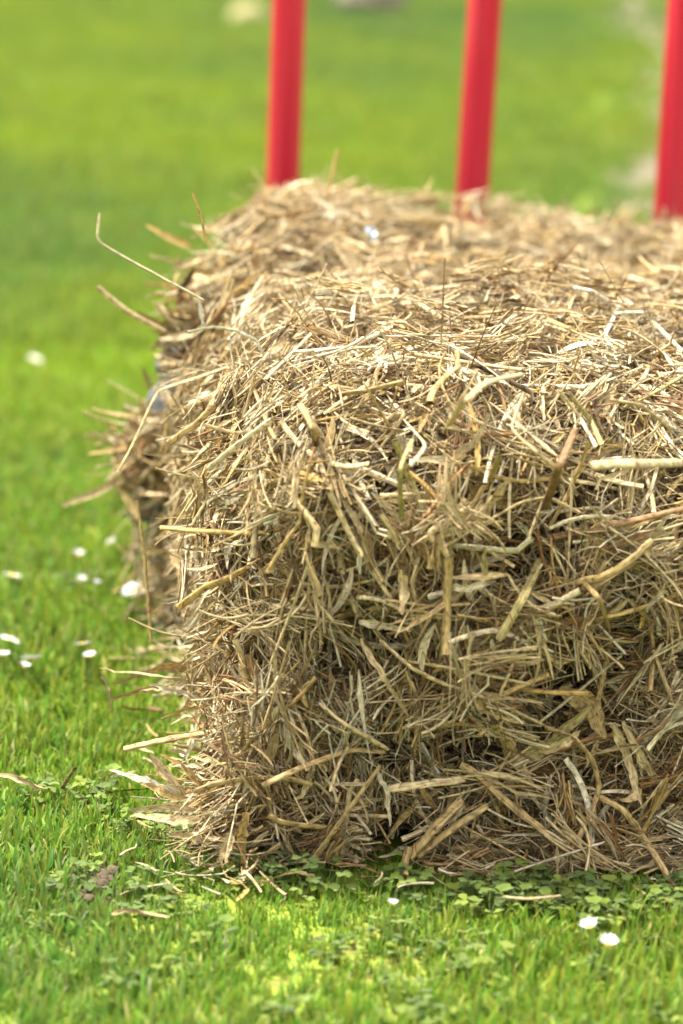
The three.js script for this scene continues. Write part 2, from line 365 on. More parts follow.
// stalks read off the photograph, laid on the bale's own surfaces
heroStalk([[203, 300, -0.02], [140, 266, 0.0], [99, 241, 0.0], [100, 213, 0.0]], 5, 'cream', { plane: 'free', back: 0.05 });
heroLeaf([[198, 298], [201, 312], [203, 327]], 10, 'white', { plane: 'free', back: 0.04, fold: 0.2 });
heroStalk([[165, 332], [128, 312], [97, 287]], 6, 'pale', { plane: 'free', back: 0.62 });
heroStalk([[228, 367, -0.03], [190, 380], [158, 392], [135, 440], [118, 472]], 4, 'pale', { plane: 'free', back: 0.03 });
heroStalk([[188, 332], [215, 327], [240, 332], [258, 342]], 3.5, 'white', { plane: 'free', back: 0.06 });
heroStalk([[240, 333], [256, 340], [262, 353]], 3, 'white', { plane: 'free', back: 0.05 });
heroStalk([[160, 528], [215, 532], [268, 534, -0.02]], 8, 'gold', { plane: 'free', back: 0.04, node: true });
heroStalk([[272, 420], [240, 443], [208, 469]], 8, 'cream', { plane: 'free', back: 0.03 });
heroStalk([[137, 500], [145, 560], [151, 642]], 4, 'tan', { plane: 'free', back: 0.3 });
heroStalk([[128, 618], [160, 632], [205, 640]], 4, 'pale', { plane: 'free', back: 0.25 });
heroStalk([[178, 608], [205, 588], [230, 578], [262, 560, -0.02]], 8, 'gold', { plane: 'free', back: 0.07 });
heroStalk([[124, 749], [170, 739], [235, 728, -0.02]], 8, 'tan', { plane: 'free', back: 0.08, node: true });
heroStalk([[155, 468], [190, 477], [230, 478, -0.02]], 3, 'pale', { plane: 'free', back: 0.07 });
heroStalk([[190, 470], [206, 498], [192, 525]], 3.5, 'pale', { plane: 'free', back: 0.07 });
heroStalk([[168, 443], [195, 425], [215, 405]], 7, 'tan', { plane: 'free', back: 0.12 });
heroStalk([[205, 425], [235, 433], [262, 430]], 4, 'pale', { plane: 'free', back: 0.05 });
heroStalk([[330, 492], [345, 525], [362, 557]], 9, 'pale');
heroStalk([[268, 815], [285, 823], [362, 832]], 8, 'tan', { out: 0.016 });
heroStalk([[380, 766], [345, 815], [308, 866]], 5.5, 'tan', { out: 0.022 });
heroStalk([[403, 880], [405, 862], [409, 846]], 17, 'tan', { out: 0.03, ends: [1, 0.85] });
heroStalk([[410, 856], [435, 828], [462, 800]], 12, 'tan', { out: 0.028 });
heroStalk([[417, 856], [450, 830], [488, 805]], 8, 'tan', { out: 0.025 });
heroStalk([[388, 789], [425, 784], [465, 779]], 9, 'pale', { out: 0.014 });
heroStalk([[460, 764], [480, 776], [500, 796], [540, 828], [578, 856], [607, 862]], 9, 'tan', { out: 0.02, node: true });
heroStalk([[486, 808], [515, 823], [545, 830], [566, 843]], 4.5, 'cream', { out: 0.018 });
heroStalk([[487, 881], [525, 868], [568, 854], [605, 842]], 4.5, 'cream', { out: 0.032 });
heroStalk([[470, 830], [500, 846], [530, 862]], 5, 'tan', { out: 0.022 });
heroStalk([[446, 655], [447, 610], [449, 556]], 11, 'tan', { out: 0.014 });
heroStalk([[449, 556], [440, 545], [430, 534], [445, 522], [470, 508]], 8, 'pale', { out: 0.014 });
heroStalk([[470, 508], [490, 478], [500, 455]], 6, 'tan', { out: 0.012 });
heroStalk([[438, 550], [480, 526], [520, 503], [548, 498], [580, 513]], 4.5, 'pale', { out: 0.018 });
heroStalk([[590, 466], [635, 464], [682, 463]], 10, 'pale', { out: 0.01, node: true });
heroStalk([[565, 583], [600, 578], [628, 562], [652, 540]], 8, 'tan', { out: 0.014 });
heroStalk([[573, 470], [570, 525], [567, 584]], 3.5, 'pale', { out: 0.02 });
heroStalk([[630, 598], [650, 625], [653, 655], [650, 692]], 8, 'tan', { out: 0.01 });
heroStalk([[380, 640], [412, 668], [440, 682], [490, 700], [545, 726]], 5.5, 'pale', { out: 0.014 });
heroStalk([[545, 727], [575, 738], [592, 760], [599, 785], [592, 810], [572, 850]], 6, 'tan', { out: 0.018 });
heroStalk([[495, 722], [512, 752], [530, 786]], 14, 'tan', { out: 0.006, flat: 0.5 });
heroStalk([[540, 722], [580, 690], [622, 655]], 5, 'cream', { out: 0.016 });
heroStalk([[600, 797], [625, 812], [645, 840], [668, 876]], 7, 'tan', { out: 0.018, node: true });
heroStalk([[320, 704], [345, 724], [387, 749]], 10, 'pale', { out: 0.018, ends: [0.7, 1] });
heroStalk([[340, 724], [348, 745], [338, 765], [330, 792]], 6, 'pale', { out: 0.02 });
heroStalk([[262, 786], [300, 768], [350, 750], [385, 752]], 6, 'tan', { out: 0.01 });
heroStalk([[300, 405], [315, 430], [318, 462]], 8, 'tan', { out: 0.014, flat: 0.4 });
heroStalk([[445, 258], [443, 300], [441, 348]], 2.5, 'brown', { plane: 'free', back: 0.05 });
heroStalk([[352, 322], [356, 296], [376, 286], [405, 296], [442, 318]], 5, 'pale', { out: 0.018 });
heroStalk([[512, 300], [545, 278], [578, 256]], 9, 'pale', { out: 0.012 });
heroStalk([[600, 346], [612, 320], [622, 298]], 5, 'white', { out: 0.018 });
heroStalk([[573, 288], [592, 292], [614, 306]], 5, 'white', { out: 0.018 });
heroStalk([[193, 193], [200, 215], [207, 243]], 3, 'gold', { plane: 'free', back: 0.3 });
heroStalk([[338, 150], [333, 172], [328, 196]], 4, 'gold', { plane: 'free', back: 0.95 });
heroStalk([[450, 425], [465, 402], [488, 382], [522, 374]], 6, 'pale', { out: 0.01 });
heroStalk([[443, 432], [462, 398], [484, 360]], 4, 'tan', { out: 0.016 });
heroStalk([[526, 390], [512, 428], [540, 455], [562, 472]], 5, 'pale', { out: 0.014 });
heroStalk([[575, 430], [560, 465], [545, 508]], 9, 'brown', { out: 0.012 });
heroStalk([[590, 440], [570, 490], [548, 530]], 8, 'tan', { out: 0.006 });
heroStalk([[265, 380], [300, 345], [318, 326]], 5, 'pale', { out: 0.012 });
heroStalk([[300, 398], [330, 372], [362, 358]], 6, 'pale', { out: 0.012 });
heroStalk([[410, 466], [425, 445], [404, 420]], 4, 'cream', { out: 0.018 });
heroStalk([[248, 372], [262, 410], [275, 440]], 6, 'tan', { out: 0.012 });
heroStalk([[310, 560], [292, 610], [270, 665]], 5, 'pale', { out: 0.018 });
heroStalk([[290, 640], [275, 690], [262, 730]], 4, 'tan', { out: 0.016 });
heroStalk([[570, 395], [590, 420], [602, 445]], 6, 'green', { out: 0.016 });
heroStalk([[560, 392], [580, 418], [596, 447]], 4, 'cream', { out: 0.018 });
heroStalk([[620, 410], [650, 395], [683, 376]], 8, 'green', { out: 0.01 });
heroStalk([[610, 400], [640, 405], [672, 430]], 4, 'pale', { out: 0.016 });
heroStalk([[385, 600], [432, 606], [470, 604]], 3, 'tan', { out: 0.012 });
heroStalk([[400, 660], [450, 668], [530, 684]], 3, 'pale', { out: 0.014 });
heroStalk([[515, 640], [512, 665], [500, 695], [488, 730]], 6, 'pale', { out: 0.012 });
heroStalk([[540, 560], [522, 600], [498, 640]], 10, 'green', { out: 0.008 });
heroStalk([[598, 700], [610, 640], [600, 600], [580, 580]], 6, 'tan', { out: 0.01 });
heroStalk([[412, 440], [400, 470], [402, 520]], 6, 'green', { out: 0.006 });
heroStalk([[395, 440], [410, 480], [424, 510]], 8, 'green', { out: 0.008 });
heroStalk([[625, 300], [650, 320], [683, 352]], 5, 'cream', { out: 0.012 });
heroStalk([[360, 240], [330, 228], [300, 232]], 7, 'cream', { out: 0.014 });
heroStalk([[284, 222], [285, 240], [282, 262]], 6, 'cream', { out: 0.014 });
heroStalk([[395, 300], [402, 270], [396, 245]], 8, 'cream', { out: 0.02 });
heroLeaf([[493, 640], [496, 655], [500, 670]], 14, 'cream', { out: 0.02, twist: 0.1 });
heroLeaf([[358, 622], [385, 626], [412, 630]], 12, 'cream', { out: 0.018 });
heroLeaf([[360, 640], [384, 678], [408, 716]], 9, 'pale', { out: 0.02, fold: 0.6 });
heroLeaf([[448, 588], [470, 587], [497, 580]], 11, 'cream', { out: 0.02 });
heroLeaf([[465, 522], [487, 505], [508, 478]], 22, 'pale', { out: 0.01, tip: 0.6, fold: 0.3 });
heroLeaf([[515, 758], [550, 743], [592, 704]], 22, 'green', { out: 0.014, twist: 0.3 });
heroLeaf([[540, 752], [565, 742], [580, 730]], 15, 'pale', { out: 0.02 });
heroLeaf([[612, 722], [628, 760], [642, 806]], 15, 'pale', { out: 0.016 });
heroLeaf([[622, 722], [645, 762], [666, 792]], 13, 'pale', { out: 0.02, twist: 0.9 });
heroLeaf([[484, 545], [482, 560], [486, 577]], 12, 'green', { out: 0.016 });
heroLeaf([[560, 690], [590, 705], [606, 738]], 26, 'tan', { out: 0.002, fold: 0.25 });
heroLeaf([[376, 770], [386, 790], [390, 825]], 8, 'cream', { out: 0.02 });
heroLeaf([[400, 570], [404, 590], [402, 615]], 14, 'pale', { out: 0.012 });
// husks splayed at the lower left corner and along the left side
heroLeaf([[186, 800], [150, 783], [110, 770]], 12, 'white', { plane: 'free', back: 0.03, twist: 1.0 });
heroLeaf([[188, 800], [162, 792], [140, 782]], 12, 'tan', { plane: 'free', back: 0.02, twist: 0.4 });
heroLeaf([[185, 795], [163, 772], [150, 752]], 15, 'pale', { plane: 'free', back: 0.05 });
heroLeaf([[205, 788], [185, 768], [160, 754]], 9, 'gold', { plane: 'free', back: 0.07 });
heroLeaf([[195, 810], [165, 806], [128, 810]], 11, 'pale', { plane: 'free', back: 0.01, twist: -0.6 });
heroLeaf([[200, 820], [170, 820], [130, 815]], 13, 'pale', { plane: 'free', back: 0.0 });
heroLeaf([[220, 800], [195, 780], [178, 760]], 9, 'tan', { plane: 'free', back: 0.05 });
heroLeaf([[232, 835], [227, 848], [222, 862]], 15, 'pale', { plane: 'free', back: -0.02, tip: 0.9, root: 0.7 });
heroLeaf([[245, 812], [243, 838], [247, 868]], 18, 'gold', { plane: 'free', back: -0.01, tip: 0.7, root: 0.7, fold: 0.8 });
for (const [a, m, e, w, c] of [[[205, 672], [160, 668], [112, 684], 11, 'tan'], [[205, 684], [165, 676], [100, 668], 8, 'pale'], [[200, 690], [150, 688], [104, 702], 7, 'tan'], [[205, 660], [170, 664], [135, 676], 9, 'gold'], [[200, 700], [170, 690], [140, 692], 8, 'pale'], [[100, 672], [108, 690], [112, 712], 5, 'pale'], [[198, 676], [175, 690], [150, 698], 10, 'grey']])
  heroLeaf([a, m, e], w, c, { plane: 'free', back: rr(0.22, 0.3), twist: gauss() * 2, fold: 0.6 });
for (let i = 0; i < 16; i++) { const y = rr(690, 850), x = rr(196, 235), l = rr(25, 60), d = rr(-18, 40); heroLeaf([[x, y], [x - l * 0.5, y + d * 0.3 + rr(-5, 5)], [x - l, Math.min(838, y + d)]], rr(5, 11), ['pale', 'tan', 'cream', 'gold'][i % 4], { plane: 'free', back: rr(0.0, 0.14), twist: gauss() * 2.5, fold: rr(0.3, 0.9) }); }
{ // curl of fine straw near the top edge
  const b = new Buf(), c = onBale(400, 354, 0.02).applyMatrix4(invBale), pts = [];
  for (let k = 0; k < 22; k++) { const a = k / 21 * Math.PI * 3.2, r = 0.011 + 0.002 * Math.sin(k); pts.push(V(c.x + Math.cos(a) * r, c.y + Math.sin(a) * r * 0.8, c.z + k * 0.0004)); }
  tube(b, pts, pts.map(() => 0.0011), 5, shades(PAL.cream, 22), 1, 2); mesh('stalk', b.build(), strawMat, bale);
}
// more large stalks and leaves over the visible faces
function strewParts(parent, B, face, count, kind, mix, xmax = 1) {
  for (let i = 0; i < count; i++) {
    let p0; do p0 = randomOnFace(B, face); while ((p0.x + B.L / 2) / B.L > xmax || (face !== 'top' && p0.y < 0.04));
    const [mid, n] = roundPoint(B, p0, rr(-0.014, 0.002)), dir = faceDir(face, n, p0, B), b = new Buf(), c = strawColour(mix);
    if (kind === 'stalk') {
      dir.addScaledVector(n, gauss() * 0.22 + 0.03).normalize();
      const pts = strandPath(mid, dir, n, rr(0.06, 0.16), 8, 1.0, rnd() < 0.5); clampY(pts, 0.014);
      tube(b, pts, strandRads(9, rr(0.0018, 0.0044), rr(0, 0.3)), 7, shades(c, 9, 0.07), rr(0.4, 0.9), rnd() * 9);
      mesh('stalk', b.build(), strawMat, parent);
    } else {
      dir.addScaledVector(n, gauss() * 0.3 + 0.1).normalize();
      const pts = strandPath(mid, dir, n, rr(0.04, 0.09), 8, 1.3, rnd() < 0.4), w = rr(0.006, 0.013); clampY(pts, 0.014);
      ribbon(b, pts, pts.map((_, k) => w * Math.max(0.15, Math.sin(Math.PI * (k + 0.6) / 9.2) ** 0.7) * rr(0.88, 1.1)), n.clone().addScaledVector(V(gauss(), gauss(), gauss()), 0.4).normalize(), gauss() * 1.4, rr(0.1, 0.7), shades(c, 9, 0.09), rnd() * 9, 5);
      mesh('dry_leaf', b.build(), huskMat, parent);
    }
  }
}
strewParts(bale, BALE1, 'front', 95, 'stalk', MIX, 0.6);
strewParts(bale, BALE1, 'left', 40, 'stalk', MIX);
strewParts(bale, BALE1, 'top', 70, 'stalk', MIX, 0.6);
strewParts(bale, BALE1, 'front', 34, 'dry_leaf', MIX_HUSK, 0.6);
strewParts(bale, BALE1, 'top', 40, 'dry_leaf', MIX_HUSK, 0.6);
strewParts(bale, BALE1, 'left', 22, 'dry_leaf', MIX_HUSK);

{ // ragged straw spilling from the foot and left side of the bale
  const b = new Buf(), B = BALE1;
  const spill = (n, z0, z1, y0, y1, lmax) => { for (let i = 0; i < n; i++) {
    const mid = V(-B.L / 2 + rr(-0.03, 0.035), rr(y0, y1), B.D / 2 - rr(z0, z1)), dir = V(-rr(0.3, 1), gauss() * 0.4 - 0.3, gauss() * 0.75 + 0.15).normalize(), c = strawColour(rnd() < 0.4 ? MIX_HUSK : MIX), nn = V(0, 1, 0), len = rr(0.02, lmax);
    mid.addScaledVector(dir, len * 0.25); const pts = strandPath(mid, dir, nn, len, 6, 1.6, rnd() < 0.5); clampY(pts, 0.012);
    if (rnd() < 0.28) ribbon(b, pts, [0.4, 0.8, 1, 0.9, 0.8, 0.5, 0.2].map(q => q * rr(0.003, 0.007)), V(gauss(), 1, gauss()).normalize(), gauss() * 2, 0.6, shades(c, 7), rnd() * 9);
    else tube(b, pts, strandRads(7, rr(0.0005, 0.0018), 0.5), 4, shades(c, 7), 0.6, rnd() * 9);
  } };
  spill(330, -0.01, 0.16, 0.015, 0.085, 0.1); spill(150, 0.1, 0.6, 0.015, 0.12, 0.06); spill(420, 0.0, 0.6, 0.14, 0.42, 0.07);
  const m = mesh('straw_tuft', b.build(), strawMat, bale); m.userData.kind = 'stuff';
}

// ---------------------------------------------------------------- bale two behind, with a grey sheet round its near corner
const bale2 = thing('straw_bale', 'blurred straw bale with grey sheet at its corner, standing behind the sharp bale', 'straw bale', balePos(b2corner, TH2, BALE2), TH2);
mesh('packed_core', coreGeometry(BALE2, 0.045), coreMat, bale2);
{
  const loose = mesh('loose_straw', strewStraw(BALE2, [
    ['top', 8000, MIX, 'stalk'], ['top', 520, MIX, 'bundle'], ['top', 1600, MIX_HUSK, 'leaf'], ['top', 8000, MIX, 'fine'],
    ['front', 3500, MIX, 'stalk'], ['front', 700, MIX_HUSK, 'leaf'], ['left', 900, MIX, 'stalk'], ['left', 300, MIX_HUSK, 'leaf'], ['left', 1500, MIX_FINE, 'fine'],
    ['top', 2200, MIX, 'wisp'], ['left', 260, MIX, 'wisp'], ['back', 1500, MIX, 'stalk'], ['right', 600, MIX, 'stalk'],
  ]), strawMat, bale2);
  loose.userData.kind = 'stuff';
}
{ const b = new Buf();
  for (const [px, py, n, sx] of [[288, 186, 90, 0.03], [330, 182, 60, 0.04], [480, 190, 50, 0.04], [668, 214, 60, 0.035], [560, 205, 40, 0.05], [240, 215, 60, 0.03]]) {
    const d = rayOf(px, py), c = camera.position.clone().addScaledVector(d, -3.98 / d.z).applyMatrix4(bale2.matrixWorld.clone().invert());
    for (let i = 0; i < n; i++) { const dir = V(gauss(), rr(0.0, 1.1), gauss() * 0.8).normalize(), col = strawColour(MIX), pts = strandPath(V(c.x + gauss() * sx, c.y - 0.018 + gauss() * 0.009, c.z + gauss() * 0.03), dir, V(0, 0, 1), rr(0.02, 0.06), 5, 1.5, rnd() < 0.5); rnd() < 0.4 ? ribbon(b, pts, [0.4, 0.8, 1, 0.9, 0.6, 0.2].map(q => q * rr(0.004, 0.009)), V(gauss(), gauss(), 1).normalize(), gauss() * 2, 0.5, shades(col, 6), rnd() * 9) : tube(b, pts, strandRads(6, rr(0.0007, 0.0022), 0.4), 4, shades(col, 6), 0.6, rnd() * 9); }
  }
  mesh('straw_tuft', b.build(), strawMat, bale2).userData.kind = 'stuff';
}
strewParts(bale2, BALE2, 'top', 70, 'stalk', MIX, 0.65);
strewParts(bale2, BALE2, 'left', 25, 'dry_leaf', MIX_HUSK);
{ // crumpled grey sheet hugging the left side and near corner
  const nu = 44, nv = 26, g = new THREE.PlaneGeometry(1, 1, nu, nv), p = g.attributes.position, B = BALE2;
  for (let j = 0; j <= nv; j++) for (let i = 0; i <= nu; i++) {
    const u = i / nu, v = j / nv, k = j * (nu + 1) + i, s = u * 0.56; // wraps from the left side round to the front
    const p0 = s < 0.4 ? V(-B.L / 2, 0, B.D / 2 - 0.4 + s) : V(-B.L / 2 + s - 0.4, 0, B.D / 2);
    p0.y = lerp(0.13 + 0.03 * noise(u * 8, 5, 2), 0.36 + 0.03 * noise(u * 6, 1, 3), 1 - v);
    const [q, n] = roundPoint(B, p0, -0.012 - 0.016 * (1 - v), 0.35); q.addScaledVector(n, 0.006 * fbm(u * 9, v * 5, 4) + 0.0025 * noise(u * 40, v * 12, 9));
    p.setXYZ(k, q.x, q.y, q.z);
  }
  g.computeVertexNormals();
  const tex = greyTex(256, 256, (u, v) => { const f = per(u, v, 3, 3, 6) * 0.35 + per(u, v, 10, 10, 9) * 0.3; return [0.32 + f * 0.4, 0.32 + f * 0.4, 0.325 + f * 0.4]; }); tex.colorSpace = THREE.SRGBColorSpace;
  const m = mesh('grey_sheet', g, new THREE.MeshStandardMaterial({ map: tex, bumpMap: tex, bumpScale: 0.003, roughness: 0.85, side: THREE.DoubleSide }), bale2);
  m.userData.label = 'crumpled mottled grey sheet';
}
{ // straw bulging out past the sheet, low on the left
  const b = new Buf(), c0 = onGround(150, 470, 0.2); c0.copy(camera.position).addScaledVector(rayOf(150, 455), (b2corner.z - 0.02) / rayOf(150, 455).z);
  const o = c0.clone().applyMatrix4(bale2.matrixWorld.clone().invert());
  const put = (n, sx, sy, sz, cx, cy) => {
    for (let i = 0; i < n; i++) {
      const mid = V(o.x + cx + gauss() * sx, Math.max(0.02, o.y + cy + gauss() * sy), o.z + gauss() * sz), dir = V(gauss() - 0.5, gauss() * 0.6 - 0.1, gauss() * 0.7).normalize(), c = strawColour(MIX), nn = V(0, 0, 1);
      if (rnd() < 0.3) ribbon(b, strandPath(mid, dir, nn, rr(0.03, 0.07), 5, 1.2, rnd() < 0.3), [0.3, 0.8, 1, 0.9, 0.6, 0.2].map(q => q * rr(0.006, 0.013)), V(gauss(), gauss(), 1).normalize(), gauss(), 0.4, shades(c, 6), rnd() * 9);
      else tube(b, strandPath(mid, dir, nn, rr(0.03, 0.09), 5, 0.9, rnd() < 0.4), strandRads(6, rr(0.0009, 0.0028), 0.3), 5, shades(c, 6), 0.7, rnd() * 9);
    }
  };
  put(560, 0.04, 0.04, 0.05, 0.01, 0.0); put(320, 0.035, 0.05, 0.04, 0.045, -0.14); put(260, 0.03, 0.04, 0.03, 0.06, -0.22); put(200, 0.03, 0.05, 0.03, 0.055, 0.1); put(120, 0.03, 0.05, 0.03, 0.05, 0.17);
  const m = mesh('straw_tuft', b.build(), strawMat, bale2); m.userData.kind = 'stuff';
  for (const [a, e, w, c] of [[[135, 472], [63, 505], 9, 'pale'], [[150, 440], [88, 455], 8, 'tan'], [[170, 412], [98, 410], 6, 'tan'], [[190, 245], [146, 226], 10, 'gold'], [[225, 232], [180, 224], 10, 'cream'], [[215, 262], [150, 255], 8, 'pale'], [[230, 215], [192, 238], 8, 'pale']]) {
    const P = [a, [(a[0] + e[0]) / 2, (a[1] + e[1]) / 2 + 3], e].map(([x, y]) => { const d = rayOf(x, y); return camera.position.clone().addScaledVector(d, (b2corner.z + 0.02 - (y < 300 ? 0.18 : 0)) / d.z).applyMatrix4(bale2.matrixWorld.clone().invert()); });
    const bb = new Buf(), sp = smooth(P, 8); ribbon(bb, sp, sp.map((_, k) => w * 3.5 / FPX * rr(0.7, 1.15) * (k > 5 ? 0.6 : 1)), V(0, 0.3, 1).normalize(), gauss() * 2, 0.7, shades(PAL[c], 8), rnd() * 9, 5); mesh('dry_leaf', bb.build(), huskMat, bale2);
  }
}

// ---------------------------------------------------------------- red posts
{
  const tex = greyTex(128, 256, (u, v) => { const f = per(u, v, 2, 3, 6) * 0.08 + per(u, v, 9, 9, 3) * 0.05; return [0.69 + f, 0.12 + f * 0.6, 0.195 + f * 0.6].map((q, k) => { const m = Math.max(0, per(u, v, 7, 5, 30) - 0.22) * 1.8; return lerp(q, [0.72, 0.42, 0.38][k], Math.min(0.6, m)); }); }); tex.colorSpace = THREE.SRGBColorSpace;
  const rough = greyTex(64, 128, (u, v) => 0.5 + per(u, v, 4, 4, 6) * 0.25);
  const red = new THREE.MeshPhysicalMaterial({ map: tex, roughnessMap: rough, roughness: 0.9, specularIntensity: 0.45 });
  const lab = ['red round post standing leftmost of the three behind the straw', 'middle red round post rising behind the straw', 'red round post cut by the frame edge, rightmost of the three'];
  const spots = [[284, 150, -4.32], [475, 150, -4.27], [675, 150, -4.17]];
  const h = 1.25, r = 0.0262, prof = [[0.0001, 0], [r, 0], [r, h - 0.03], [r * 0.93, h - 0.012], [r * 0.7, h - 0.003], [0.0001, h]].map(a => new THREE.Vector2(...a));
  const g = new THREE.LatheGeometry(prof, 40), foot = new THREE.LatheGeometry([[r + 0.001, 0.004], [r + 0.02, 0.004], [r + 0.02, 0.01], [r + 0.004, 0.014], [r + 0.001, 0.03]].map(a => new THREE.Vector2(...a)), 32);
  spots.forEach(([x, y, z], i) => {
    const d = rayOf(x, y), p = camera.position.clone().addScaledVector(d, z / d.z), hgt = p.y, lean = [1.0, 1.8, 0.9][i];
    const o = thing('red_post', lab[i], 'post', [p.x - Math.tan(R(lean)) * hgt, 0, p.z], i * 1.3, 'red posts in a row behind the straw');
    o.rotation.set(0, i * 1.3, 0); o.quaternion.premultiply(new THREE.Quaternion().setFromAxisAngle(V(0, 0, 1), -R(lean)));
    mesh('shaft', g, red, o); mesh('foot_collar', foot, red, o);
  });
}

// ---------------------------------------------------------------- lawn
const GREENS = [[0.175, 0.252, 0.028], [0.215, 0.28, 0.032], [0.135, 0.22, 0.028], [0.265, 0.29, 0.047], [0.10, 0.18, 0.037], [0.32, 0.29, 0.115]];
function tuftGeometry(blades, spread, hMin, hMax, wMin, wMax, seg = 4) {
  const b = new Buf();
  for (let i = 0; i < blades; i++) {
    const a = rnd() * Math.PI * 2, rad = spread * Math.sqrt(rnd()), h = rr(hMin, hMax), lean = rr(0.1, 1.15), az = rnd() * Math.PI * 2, w = rr(wMin, wMax), pts = [], wid = [];
    const c = (rnd() < 0.035 ? [0.42, 0.35, 0.17] : GREENS[Math.floor(rnd() * rnd() * GREENS.length)]).map(v => v * rr(0.8, 1.2));
    let ang = lean * 0.25, p = V(Math.cos(a) * rad, 0, Math.sin(a) * rad);
    for (let k = 0; k <= seg; k++) {
      pts.push(p.clone()); wid.push(w * [0.75, 1, 0.92, 0.62, 0.08][Math.round(k / seg * 4)]);
      ang += lean * 2.0 / seg * rr(0.7, 1.3) * (k / seg); p.add(V(Math.cos(az) * Math.sin(ang), Math.cos(ang), Math.sin(az) * Math.sin(ang)).multiplyScalar(h / seg));
    }
    ribbon(b, pts, wid, V(-Math.cos(az), 0.3, -Math.sin(az)).normalize(), gauss() * 0.7, 0.3, pts.map(() => c), rnd(), 3);
  }
  return b.build();
}
const inBale = (x, z, B, o, m) => { const l = V(x, 0, z).applyMatrix4(o.matrixWorld.clone().invert()); return Math.abs(l.x) < B.L / 2 - m && Math.abs(l.z) < B.D / 2 - m; };
const inv1 = bale.matrixWorld.clone().invert(), inv2 = bale2.matrixWorld.clone().invert(), tmp = V();
const covered = (x, z) => { tmp.set(x, 0, z).applyMatrix4(inv1); if (Math.abs(tmp.x) < BALE1.L / 2 - 0.05 && Math.abs(tmp.z) < BALE1.D / 2 - 0.045) return true; tmp.set(x, 0, z).applyMatrix4(inv2); return Math.abs(tmp.x) < BALE2.L / 2 - 0.05 && Math.abs(tmp.z) < BALE2.D / 2 - 0.05; };
const lawn = new THREE.Group(); lawn.name = 'lawn'; lawn.userData = { kind: 'stuff', label: 'short bright green lawn grass around the bales', category: 'grass' }; scene.add(lawn);
function sow(geos, zones) {
  const lists = geos.map(() => []);
  for (const [z0, z1, half, density, sMin, sMax, near = [0.88, 0.97]] of zones) {
    const n = Math.round((z1 - z0) * half * 2 * density);
    for (let i = 0; i < n; i++) {
      const x = rr(-half, half), z = -rr(z0, z1); if (covered(x, z)) continue;
      const pd = z < -6 ? pathDist(x, z) : 9; if (pd < 0.3 && rnd() > 0.04 + pd * 1.6) continue;
      const patch = fbm(x * 3.1, 4, z * 3.1); if (rnd() < Math.max(0, -patch - 0.12) * 1.6) continue;
      tmp.set(x, 0, z).applyMatrix4(inv1); const off = Math.max(Math.abs(tmp.x) - BALE1.L / 2, Math.abs(tmp.z) - BALE1.D / 2), trod = off < 0.16 ? lerp(0.55, 1, Math.max(0, off + 0.03) / 0.19) : 1;
      const k = Math.floor(rnd() * geos.length), s = rr(sMin, sMax) * (1 + patch * 0.9) * trod, tone = fbm(x * 1.1 + 9, 2, z * 0.9) + fbm(x * 0.55, 7, z * 0.3) * 2.4 + noise(x * 2.6, 1, z * 1.2) * 0.5 + noise(x * 5, 3, z * 5) * 0.5, fine = rr(0.85, 1.15);
      lists[k].push([x, z, s, rr(0.75, 1.25), rnd() * 6.283, fine * near[0] * Math.max(0.4, 1 + tone * 0.24 + patch * 0.15), fine * near[1] * Math.max(0.5, 1 + tone * 0.16), fine * (1 - tone * 0.25)]);
    }
  }
  const m = new THREE.Matrix4(), q = new THREE.Quaternion(), e = new THREE.Euler(), col = new THREE.Color();
  geos.forEach((g, k) => {
    const im = new THREE.InstancedMesh(g, grassMat, lists[k].length); im.name = 'grass_tufts'; im.castShadow = im.receiveShadow = true; im.userData.kind = 'stuff';
    lists[k].forEach(([x, z, s, sy, a, r, gg, b], i) => { e.set(gauss() * 0.12, a, gauss() * 0.12); q.setFromEuler(e); m.compose(V(x, -0.001, z), q, V(s, s * sy, s)); im.setMatrixAt(i, m); im.setColorAt(i, col.setRGB(r, gg, b)); });
    lawn.add(im);
  });
}
rnd = mulberry(99);
const nearTufts = []; for (let k = 0; k < 8; k++) nearTufts.push(tuftGeometry(12, 0.016, 0.009, 0.034, 0.0024, 0.0056));
sow(nearTufts, [[1.6, 3.0, 1.0, 8600, 0.4, 1.0, [1.1, 1.2]], [3.0, 5.0, 1.5, 5200, 0.6, 1.2, [1.0, 1.12]]]);
const farTufts = []; for (let k = 0; k < 5; k++) farTufts.push(tuftGeometry(20, 0.035, 0.02, 0.05, 0.003, 0.006, 3));
sow(farTufts, [[5.0, 9.0, 2.4, 2200, 0.6, 1.2], [9.0, 17.0, 4.5, 1100, 0.7, 1.3], [17, 34, 8, 260, 1.0, 1.8]]);

